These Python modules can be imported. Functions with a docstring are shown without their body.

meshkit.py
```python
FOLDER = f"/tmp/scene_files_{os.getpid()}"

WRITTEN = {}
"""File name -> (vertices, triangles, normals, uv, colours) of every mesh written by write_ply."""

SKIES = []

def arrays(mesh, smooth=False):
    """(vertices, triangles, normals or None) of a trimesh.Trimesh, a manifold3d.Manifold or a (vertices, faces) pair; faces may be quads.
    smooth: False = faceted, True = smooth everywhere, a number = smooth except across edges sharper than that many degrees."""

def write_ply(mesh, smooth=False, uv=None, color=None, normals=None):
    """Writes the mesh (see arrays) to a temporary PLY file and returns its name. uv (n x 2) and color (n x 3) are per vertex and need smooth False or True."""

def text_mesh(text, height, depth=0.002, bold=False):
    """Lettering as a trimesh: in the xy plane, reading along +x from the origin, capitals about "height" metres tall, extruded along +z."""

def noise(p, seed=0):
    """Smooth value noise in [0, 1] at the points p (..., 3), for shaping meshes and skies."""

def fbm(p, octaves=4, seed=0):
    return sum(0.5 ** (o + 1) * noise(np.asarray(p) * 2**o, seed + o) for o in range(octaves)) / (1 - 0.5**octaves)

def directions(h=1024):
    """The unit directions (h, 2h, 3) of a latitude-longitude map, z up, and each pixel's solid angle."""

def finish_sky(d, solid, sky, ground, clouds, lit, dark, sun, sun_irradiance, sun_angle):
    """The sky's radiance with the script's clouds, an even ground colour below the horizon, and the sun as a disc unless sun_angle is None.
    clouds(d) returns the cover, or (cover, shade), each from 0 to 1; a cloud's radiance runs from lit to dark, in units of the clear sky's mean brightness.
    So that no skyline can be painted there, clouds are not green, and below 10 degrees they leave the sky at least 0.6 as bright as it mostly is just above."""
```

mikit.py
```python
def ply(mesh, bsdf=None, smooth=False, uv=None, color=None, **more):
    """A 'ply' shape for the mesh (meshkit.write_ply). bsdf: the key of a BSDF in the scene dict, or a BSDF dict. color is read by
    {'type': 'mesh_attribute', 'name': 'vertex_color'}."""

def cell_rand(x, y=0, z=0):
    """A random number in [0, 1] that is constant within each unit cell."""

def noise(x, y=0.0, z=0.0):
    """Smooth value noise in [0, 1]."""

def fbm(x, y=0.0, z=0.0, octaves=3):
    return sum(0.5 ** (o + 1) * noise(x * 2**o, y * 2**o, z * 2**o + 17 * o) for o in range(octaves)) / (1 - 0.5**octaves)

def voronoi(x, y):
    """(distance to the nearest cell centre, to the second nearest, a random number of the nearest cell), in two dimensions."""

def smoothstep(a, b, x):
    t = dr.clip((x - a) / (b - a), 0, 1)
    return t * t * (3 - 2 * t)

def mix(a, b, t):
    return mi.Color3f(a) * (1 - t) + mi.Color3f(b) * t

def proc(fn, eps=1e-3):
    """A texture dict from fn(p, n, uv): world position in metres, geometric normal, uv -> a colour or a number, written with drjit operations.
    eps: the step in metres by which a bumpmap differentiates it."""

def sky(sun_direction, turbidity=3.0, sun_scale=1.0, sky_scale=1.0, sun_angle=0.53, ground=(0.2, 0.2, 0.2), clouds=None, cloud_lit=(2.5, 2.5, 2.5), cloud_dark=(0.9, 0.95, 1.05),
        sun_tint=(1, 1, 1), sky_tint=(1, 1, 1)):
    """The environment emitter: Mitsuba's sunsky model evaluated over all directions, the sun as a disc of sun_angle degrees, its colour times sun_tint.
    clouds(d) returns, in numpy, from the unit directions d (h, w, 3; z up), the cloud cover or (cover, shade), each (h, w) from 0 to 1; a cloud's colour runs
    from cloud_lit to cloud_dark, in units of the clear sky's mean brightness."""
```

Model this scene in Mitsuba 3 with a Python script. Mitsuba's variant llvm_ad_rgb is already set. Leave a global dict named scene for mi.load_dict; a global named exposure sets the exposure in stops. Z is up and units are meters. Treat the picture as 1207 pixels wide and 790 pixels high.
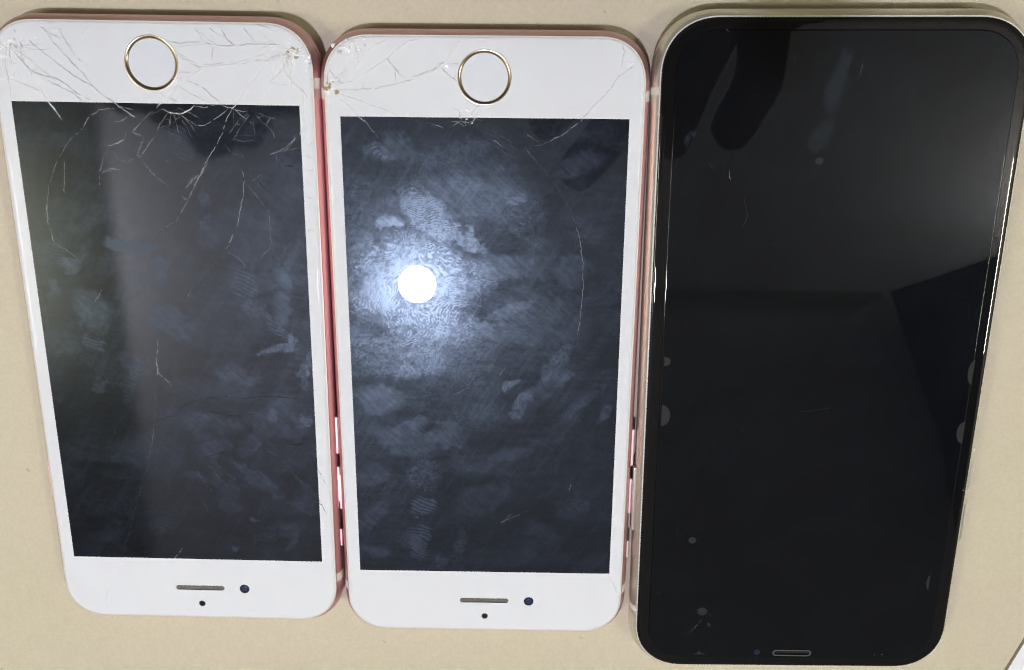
import math
import random

import drjit as dr
import manifold3d as m3
import mikit
import mitsuba as mi
import numpy as np
import trimesh

T = mi.ScalarTransform4f
scene, labels = {"type": "scene"}, {}
rng = random.Random(7)

# ---------------------------------------------------------------- camera, exposure, lights
exposure = -0.46
PITCH, ROLL, CAM_Z = math.radians(-17.006), math.radians(0.879), 0.19956
_rx = np.array([[1, 0, 0], [0, math.cos(PITCH), -math.sin(PITCH)], [0, math.sin(PITCH), math.cos(PITCH)]])
_ry = np.array([[math.cos(ROLL), 0, math.sin(ROLL)], [0, 1, 0], [-math.sin(ROLL), 0, math.cos(ROLL)]])
CAM = _ry @ _rx
EYE = np.array([0, 0, CAM_Z])
scene["camera"] = {
    "type": "perspective", "fov": 57.666, "fov_axis": "x", "near_clip": 0.02, "far_clip": 50.0,
    "to_world": T().look_at(origin=EYE.tolist(), target=(EYE - CAM[:, 2]).tolist(), up=CAM[:, 1].tolist()),
}
LAMP_AT, LAMP_R, LAMP_L = (-0.2265, -0.4664, 1.70), 0.039, (1372, 1362, 1605)     # round ceiling lamp: the key light
TUBE_L, TUBE_X, TUBE_Z = (212, 210, 158), 1.15, 1.57                               # two side tubes that light the ceiling
CEILING_Z = 1.72


def bsdf(key, d):
    scene[key] = {**d, "id": key}
    return key


def rgb(*c):
    return {"type": "rgb", "value": list(c)}


def two(d):
    return {"type": "twosided", "bsdf": d}


def add(key, mesh, mat, label=None, cat=None, group=None, kind=None, smooth=False, **more):
    """One entry of the scene; a key that is taken gets the next three-digit number."""
    name, n = key, 0
    while name in scene:
        n += 1
        name = f"{key}_{n:03d}"
    scene[name] = mikit.ply(mesh, mat, smooth=smooth, **more)
    tag(name, label, cat, group, kind)
    return name


def tag(name, label=None, cat=None, group=None, kind=None):
    d = {k: v for k, v in (("label", label), ("category", cat), ("group", group), ("kind", kind)) if v}
    if d:
        labels[name] = d


# ---------------------------------------------------------------- materials
def grain(p):
    x, y = p.x * 1000, p.y * 1000
    return mikit.fbm(x * 1.9, y * 1.9, 3.0, octaves=3)


def table_colour(p, n, uv):
    x, y = p.x * 1000, p.y * 1000
    m = mikit.fbm(x * 0.03, y * 0.03, 1.0)
    s = mikit.noise(x * 2.2, y * 2.2, 5.0)
    speck = mikit.smoothstep(0.9985, 0.9995, mikit.cell_rand(x * 1.1, y * 1.1, 9.0)) * mikit.smoothstep(0.55, 0.8, mikit.noise(x * 1.7, y * 1.7, 2.0))
    c = mikit.mix((0.570, 0.522, 0.385), (0.585, 0.512, 0.405), m)
    return c * (0.965 + 0.07 * s) * (1 - 0.3 * speck)


bsdf("table_laminate", {"type": "bumpmap", "arbitrary": mikit.proc(lambda p, n, uv: 0.00007 * grain(p), eps=1.2e-4), "scale": 1.0,
     "bsdf": {"type": "principled", "base_color": mikit.proc(table_colour), "roughness": 0.5, "specular": 0.35}})
bsdf("edge_strip", {"type": "principled", "base_color": rgb(0.17, 0.135, 0.085), "roughness": 0.55})
bsdf("white_board", {"type": "principled", "base_color": rgb(0.80, 0.80, 0.86), "roughness": 0.5})
bsdf("ceiling_paint", two({"type": "diffuse", "reflectance": rgb(0.72, 0.68, 0.82)}))
bsdf("wall_paint", two({"type": "diffuse", "reflectance": rgb(0.42, 0.42, 0.34)}))
bsdf("dark_cupboard", two({"type": "diffuse", "reflectance": rgb(0.015, 0.018, 0.030)}))
bsdf("floor_vinyl", two({"type": "diffuse", "reflectance": rgb(0.25, 0.22, 0.19)}))
bsdf("lamp_trim", {"type": "principled", "base_color": rgb(0.7, 0.7, 0.7), "roughness": 0.4})
bsdf("skin", {"type": "principled", "base_color": rgb(0.10, 0.068, 0.055), "roughness": 0.7})
bsdf("sleeve_cloth", {"type": "diffuse", "reflectance": rgb(0.03, 0.035, 0.06)})
bsdf("black_plastic", {"type": "principled", "base_color": rgb(0.012, 0.012, 0.014), "roughness": 0.35})
bsdf("white_glass", {"type": "plastic", "diffuse_reflectance": rgb(0.755, 0.772, 0.83), "int_ior": 1.5, "nonlinear": False})
bsdf("button_glass", {"type": "plastic", "diffuse_reflectance": rgb(0.73, 0.75, 0.83), "int_ior": 1.5, "nonlinear": False})
bsdf("rose_metal", {"type": "principled", "base_color": rgb(0.61, 0.39, 0.41), "metallic": 0.85, "roughness": 0.34, "specular": 0.5})
bsdf("rose_button_metal", {"type": "principled", "base_color": rgb(0.76, 0.54, 0.55), "metallic": 0.8, "roughness": 0.46})
bsdf("silver_metal", {"type": "principled", "base_color": rgb(0.70, 0.68, 0.62), "metallic": 0.85, "roughness": 0.30})
bsdf("silver_button_metal", {"type": "principled", "base_color": rgb(0.84, 0.82, 0.76), "metallic": 0.85, "roughness": 0.2})
bsdf("ring_metal", {"type": "principled", "base_color": rgb(0.58, 0.46, 0.33), "metallic": 1.0, "roughness": 0.2})
bsdf("antenna_plastic", {"type": "principled", "base_color": rgb(0.72, 0.68, 0.62), "roughness": 0.45})
bsdf("gasket", {"type": "principled", "base_color": rgb(0.66, 0.64, 0.60), "roughness": 0.5})
bsdf("mesh_metal", {"type": "principled", "base_color": mikit.proc(lambda p, n, uv: mikit.mix((0.06, 0.057, 0.05), (0.17, 0.16, 0.14), mikit.noise(p.x * 5200, p.y * 5200, 1.0))), "roughness": 0.5, "metallic": 0.3})
bsdf("lens_glass", {"type": "plastic", "diffuse_reflectance": rgb(0.012, 0.020, 0.055), "int_ior": 1.7})
bsdf("lens_iris", {"type": "principled", "base_color": rgb(0.02, 0.028, 0.075), "roughness": 0.3})
bsdf("sensor_dark", {"type": "plastic", "diffuse_reflectance": rgb(0.015, 0.015, 0.017), "int_ior": 1.5})
bsdf("crack_b", {"type": "principled", "base_color": rgb(0.90, 0.90, 0.92), "roughness": 0.22, "specular": 0.9})
bsdf("crack_m", {"type": "principled", "base_color": rgb(0.56, 0.565, 0.60), "roughness": 0.22, "specular": 0.9})
bsdf("crack_d", {"type": "principled", "base_color": rgb(0.075, 0.075, 0.08), "roughness": 0.3, "specular": 0.9})
bsdf("crack_k", {"type": "principled", "base_color": rgb(0.006, 0.006, 0.007), "roughness": 0.35, "specular": 0.3})
bsdf("crack_s", {"type": "principled", "base_color": rgb(0.38, 0.39, 0.41), "roughness": 0.2, "specular": 0.9})
bsdf("crack_t", {"type": "principled", "base_color": rgb(0.24, 0.24, 0.25), "roughness": 0.2, "specular": 0.9})
bsdf("bright_gasket", {"type": "principled", "base_color": rgb(0.72, 0.72, 0.70), "roughness": 0.4})
bsdf("bulkhead_paint", two({"type": "diffuse", "reflectance": rgb(0.14, 0.135, 0.11)}))
bsdf("chip_brown", {"type": "principled", "base_color": rgb(0.36, 0.29, 0.18), "roughness": 0.4})
bsdf("black_glass", {"type": "plastic", "diffuse_reflectance": rgb(0.004, 0.004, 0.005), "int_ior": 1.5})
bsdf("black_rim", {"type": "plastic", "diffuse_reflectance": rgb(0.006, 0.006, 0.007), "int_ior": 1.5})
bsdf("bubble_air", {"type": "principled", "base_color": rgb(0.020, 0.021, 0.023), "roughness": 0.5, "specular": 0.15})

CRACKS = [  # phone, kind, width mm, x y x y ... in tenths of a millimetre on the glass
    (1, "m", 0.28, [-241,639,-212,613,-181,589,-150,566,-126,554,-100,531,-68,510,-39,488]),
    (1, "m", 0.23, [-211,663,-190,633,-165,603,-140,577,-126,556]),
    (1, "m", 0.23, [-178,658,-164,633,-151,612,-140,599]),
    (1, "m", 0.23, [-278,637,-283,613,-282,586]),
    (1, "m", 0.23, [-258,627,-261,608,-252,586,-240,576]),
    (1, "m", 0.30, [-274,616,-259,597,-242,578,-218,571,-198,567,-177,555,-154,536,-129,524]),
    (1, "m", 0.30, [-218,565,-200,555,-178,545,-161,536,-147,520]),
    (1, "b", 0.28, [-309,565,-296,561,-279,561]),
    (1, "b", 0.28, [-235,548,-221,524,-206,505,-194,485]),
    (1, "b", 0.28, [-242,578,-227,565,-214,557]),
    (1, "m", 0.23, [-279,561,-260,554,-244,546,-233,540]),
    (1, "b", 0.19, [-133,639,-134,652,-124,663,-107,667]),
    (1, "b", 0.38, [-216,664,-196,652,-177,641]),
    (1, "b", 0.38, [-192,660,-175,658,-179,649]),
    (1, "b", 0.38, [-272,586,-265,597,-262,589]),
    (1, "b", 0.34, [47,622,71,608,98,592,126,595,158,597,192,607,227,619,258,637]),
    (1, "m", 0.25, [48,618,72,604,99,589]),
    (1, "m", 0.25, [38,642,57,637,80,640,110,640,132,635,166,634,205,639,233,637,258,639]),
    (1, "m", 0.25, [92,668,105,648,110,640]),
    (1, "m", 0.25, [143,669,151,654,161,638,172,635]),
    (1, "m", 0.25, [188,669,203,652,214,639]),
    (1, "b", 0.26, [58,630,107,635,149,632,194,635,258,637]),
    (1, "b", 0.26, [98,664,116,643,133,638]),
    (1, "b", 0.26, [121,668,134,657,150,649]),
    (1, "b", 0.26, [214,639,228,641,250,642]),
    (1, "b", 0.26, [215,674,235,669,254,656]),
    (1, "b", 0.26, [194,642,206,643,211,642]),
    (1, "m", 0.19, [145,657,156,646,169,636]),
    (1, "m", 0.19, [126,631,122,606]),
    (1, "m", 0.19, [101,597,127,599,147,601]),
    (1, "b", 0.34, [261,635,261,608,267,584,283,565,299,549,309,530]),
    (1, "b", 0.34, [36,536,47,558,65,570,80,578,99,589]),
    (1, "b", 0.34, [300,541,301,519,298,499]),
    (1, "m", 0.23, [269,624,273,597]),
    (1, "m", 0.23, [49,582,77,582]),
    (1, "m", 0.23, [48,569,62,571]),
    (1, "m", 0.23, [68,567,98,555,122,532,140,516]),
    (1, "m", 0.23, [50,556,74,542,104,524]),
    (1, "m", 0.23, [28,536,47,523]),
    (1, "m", 0.23, [302,552,308,535]),
    (1, "b", 0.15, [166,522,185,550,213,580,237,605]),
    (1, "b", 0.28, [8,543,26,530,48,522]),
    (1, "b", 0.28, [52,560,27,535,11,521,2,511]),
    (1, "b", 0.28, [13,510,30,502,49,500,70,508,80,518,74,521]),
    (1, "b", 0.28, [79,517,99,514,122,519]),
    (1, "b", 0.28, [79,478,96,478,117,490,148,512]),
    (1, "b", 0.28, [139,518,156,513,168,524]),
    (1, "b", 0.21, [49,498,63,489,79,478]),
    (1, "b", 0.21, [159,511,178,496,196,483]),
    (1, "b", 0.21, [-152,471,-138,491,-116,505,-90,509,-70,512,-44,507]),
    (1, "b", 0.21, [-93,483,-76,484,-54,494]),
    (1, "b", 0.21, [-64,462,-71,447,-98,435,-113,435]),
    (1, "b", 0.28, [156,513,143,493,133,465,116,436,100,413,83,384,66,354]),
    (1, "b", 0.28, [-152,471,-148,464]),
    (1, "b", 0.28, [-98,435,-83,441,-71,447]),
    (1, "m", 0.17, [134,442,150,423,175,417]),
    (1, "m", 0.17, [49,497,30,480]),
    (1, "m", 0.17, [-99,424,-87,407,-70,402,-55,408]),
    (1, "m", 0.17, [-4,507,-32,484]),
    (1, "m", 0.17, [71,381,58,367,48,353]),
    (1, "b", 0.21, [-32,484,-53,463,-30,454]),
    (1, "b", 0.21, [-30,452,-41,428,-47,416,-40,411,-23,437,-8,453]),
    (1, "b", 0.21, [-35,402,-22,382,-12,371]),
    (1, "b", 0.21, [-125,378,-104,385,-85,387]),
    (1, "b", 0.21, [-125,381,-103,388,-89,387]),
    (1, "b", 0.21, [12,406,20,400]),
    (1, "m", 0.21, [-12,371,-1,363,13,353]),
    (1, "m", 0.21, [-104,433,-119,407,-128,381,-133,350]),
    (1, "b", 0.25, [97,402,77,374,51,327]),
    (1, "b", 0.25, [77,379,58,363,46,349]),
    (1, "b", 0.25, [37,334,44,327,51,325]),
    (1, "m", 0.19, [51,325,39,309,31,298]),
    (1, "b", 0.21, [167,390,171,368,165,333,153,289,148,271]),
    (1, "b", 0.21, [139,255,122,219]),
    (1, "b", 0.21, [240,426,240,405]),
    (1, "b", 0.21, [226,422,244,428]),
    (1, "b", 0.21, [281,461,273,444,254,426]),
    (1, "m", 0.17, [244,428,272,433,290,437]),
    (1, "m", 0.17, [172,363,192,340,212,312,218,301]),
    (1, "m", 0.17, [218,298,218,269,218,240,214,225,194,206]),
    (1, "m", 0.17, [122,219,147,205,163,183]),
    (1, "m", 0.17, [187,367,211,383]),
    (1, "m", 0.17, [164,246,170,233]),
    (1, "d", 0.19, [122,216,86,178,50,143,17,104]),
    (1, "d", 0.19, [217,228,252,188,279,155]),
    (1, "k", 0.30, [189,379,201,365,209,353]),
    (1, "k", 0.30, [254,400,274,398]),
    (1, "k", 0.30, [146,266,148,275]),
    (1, "k", 0.30, [120,217,128,225]),
    (1, "k", 0.17, [209,353,221,343,231,334]),
    (1, "k", 0.17, [259,386,264,385]),
    (1, "m", 0.17, [300,441,308,442,317,448]),
    (1, "m", 0.17, [300,422,307,417,314,419]),
    (1, "m", 0.17, [298,370,306,365,312,360]),
    (1, "m", 0.17, [297,339,304,333,313,335]),
    (1, "m", 0.17, [296,263,305,269,311,263]),
    (1, "m", 0.17, [300,392,314,390]),
    (1, "m", 0.19, [-153,469,-185,443,-217,397,-238,351,-249,304,-249,277]),
    (1, "m", 0.19, [-199,403,-208,334]),
    (1, "b", 0.19, [297,546,304,524,299,480,289,463]),
    (1, "b", 0.19, [283,457,265,440,235,423]),
    (1, "m", 0.21, [-248,313,-250,275,-243,230,-210,208,-193,192]),
    (1, "m", 0.21, [46,318,20,280,-13,260]),
    (1, "m", 0.21, [-151,133,-172,100]),
    (1, "m", 0.21, [-73,-189,-79,-222]),
    (1, "b", 0.23, [-43,17,-50,-28,-50,-56,-23,-87]),
    (1, "b", 0.23, [-49,-45,-50,-63]),
    (1, "b", 0.23, [29,117,39,127]),
    (1, "d", 0.15, [-13,260,-31,234,-37,208,-55,155]),
    (1, "d", 0.15, [35,117,81,168,123,211,150,237]),
    (1, "d", 0.15, [-56,-84,-65,-141,-73,-189]),
    (1, "d", 0.15, [-79,-222,-90,-259]),
    (1, "k", 0.19, [-199,-194,-157,-188,-117,-190,-68,-174,-26,-159,3,-133,31,-121,86,-110,139,-114,193,-107,260,-113]),
    (1, "k", 0.19, [-163,-174,-123,-182,-89,-178]),
    (1, "k", 0.19, [56,-146,96,-156,164,-151]),
    (1, "d", 0.10, [-77,-216,-98,-290,-131,-382,-157,-460,-176,-508]),
    (1, "b", 0.13, [-178,-524,-187,-545,-207,-565]),
    (1, "b", 0.13, [-210,-573,-224,-614,-235,-656]),
    (1, "b", 0.13, [-235,-639,-233,-664]),
    (1, "b", 0.13, [-33,-493,-57,-521,-71,-554]),
    (1, "k", 0.38, [28,-261,70,-249,112,-237]),
    (1, "k", 0.38, [54,-376,89,-365]),
    (1, "k", 0.38, [229,-223,266,-220]),
    (1, "d", 0.17, [35,-265,66,-309,91,-339]),
    (1, "d", 0.17, [56,-264,81,-294,107,-316]),
    (1, "d", 0.17, [161,-225,193,-246,232,-283]),
    (1, "d", 0.17, [232,-290,271,-335,297,-364]),
    (1, "d", 0.17, [153,-240,171,-221]),
    (1, "d", 0.17, [270,-354,297,-372,310,-399]),
    (1, "d", 0.17, [245,-305,278,-334]),
    (1, "d", 0.17, [182,-217,204,-239]),
    (1, "d", 0.15, [20,-363,38,-401]),
    (1, "d", 0.15, [58,-235,91,-241]),
    (1, "d", 0.15, [90,-264,136,-289]),
    (1, "d", 0.15, [12,-288,49,-347]),
    (1, "d", 0.15, [288,-274,310,-319]),
    (2, "b", 0.28, [-300,577,-278,591,-254,621,-233,648,-211,662,-196,668]),
    (2, "b", 0.28, [-295,579,-261,591,-229,611,-195,632]),
    (2, "b", 0.28, [-145,595,-111,606,-89,615]),
    (2, "b", 0.23, [-195,632,-178,645,-155,665,-132,670]),
    (2, "b", 0.23, [-165,600,-151,595]),
    (2, "b", 0.23, [-299,591,-280,597]),
    (2, "b", 0.23, [-86,617,-47,622]),
    (2, "b", 0.23, [-89,615,-80,628,-63,650,-49,666]),
    (2, "m", 0.26, [-195,635,-178,614,-165,600]),
    (2, "m", 0.26, [-179,611,-176,587]),
    (2, "m", 0.26, [-86,617,-69,601,-55,590]),
    (2, "m", 0.26, [-293,573,-259,572,-213,577,-176,585,-145,594]),
    (2, "m", 0.26, [-147,598,-111,610,-89,620]),
    (2, "m", 0.21, [-258,661,-252,632,-251,624]),
    (2, "m", 0.21, [-77,624,-49,626]),
    (2, "m", 0.21, [-311,613,-300,594,-298,580]),
    (2, "m", 0.21, [-311,613,-314,596,-314,580]),
    (2, "b", 0.23, [-302,561,-277,542,-258,526,-244,510]),
    (2, "b", 0.23, [-315,544,-315,555,-312,561]),
    (2, "m", 0.15, [-296,566,-248,550,-203,534,-170,521]),
    (2, "m", 0.15, [-266,534,-253,517]),
    (2, "d", 0.17, [-163,516,-119,511,-82,501]),
    (2, "d", 0.17, [-19,512,12,497,44,475]),
    (2, "b", 0.21, [-245,516,-233,500,-216,478]),
    (2, "b", 0.21, [-69,511,-47,513,-25,510]),
    (2, "b", 0.21, [-104,507,-82,498]),
    (2, "b", 0.21, [16,477,41,461]),
    (2, "b", 0.21, [-25,509,-16,524,-3,539]),
    (2, "b", 0.21, [-31,505,-20,518]),
    (2, "m", 0.21, [298,624,268,604,252,579,222,548,199,521]),
    (2, "m", 0.21, [272,661,276,651,271,622]),
    (2, "b", 0.25, [172,499,158,487,130,474]),
    (2, "b", 0.25, [269,664,276,656]),
    (2, "b", 0.25, [291,620,275,610]),
    (2, "m", 0.17, [199,521,172,499]),
    (2, "m", 0.17, [130,474,110,466,99,467]),
    (2, "m", 0.17, [117,468,85,490]),
    (2, "d", 0.19, [85,457,104,436,127,411,150,382,167,354,180,328]),
    (2, "m", 0.17, [85,459,104,436]),
    (2, "d", 0.19, [168,355,181,327,191,302]),
    (2, "m", 0.23, [191,302,201,267,208,222,210,169,207,123,204,86,200,64]),
    (2, "d", 0.17, [200,62,206,35]),
    (2, "m", 0.17, [26,-41,46,-12]),
    (2, "m", 0.17, [-73,-81,-30,-58]),
    (2, "m", 0.17, [-38,289,-13,261]),
    (2, "m", 0.17, [35,-391,69,-375,103,-358]),
    (2, "m", 0.17, [41,-391,62,-368]),
    (2, "m", 0.17, [192,-309,199,-286]),
    (2, "m", 0.17, [295,-531,307,-555,312,-572]),
    (2, "b", 0.23, [312,-572,317,-586,316,-594]),
    (3, "d", 0.15, [28,650,28,623]),
    (3, "d", 0.15, [-108,667,-101,655]),
    (3, "d", 0.15, [-243,717,-233,708]),
    (3, "d", 0.15, [138,599,128,581]),
    (3, "d", 0.15, [-186,394,-173,349,-184,323]),
    (3, "d", 0.15, [-218,445,-214,420]),
    (3, "d", 0.15, [-260,457,-247,442]),
    (3, "d", 0.13, [-29,-83,45,-71]),
    (3, "d", 0.13, [-156,-128,-142,-120]),
    (3, "d", 0.13, [-215,93,-211,86]),
    (3, "d", 0.13, [314,32,322,35]),
    (3, "d", 0.13, [-283,-370,-280,-383]),
    (3, "d", 0.13, [-238,-648,-210,-607]),
    (3, "d", 0.13, [-199,-585,-183,-607]),
]
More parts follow.
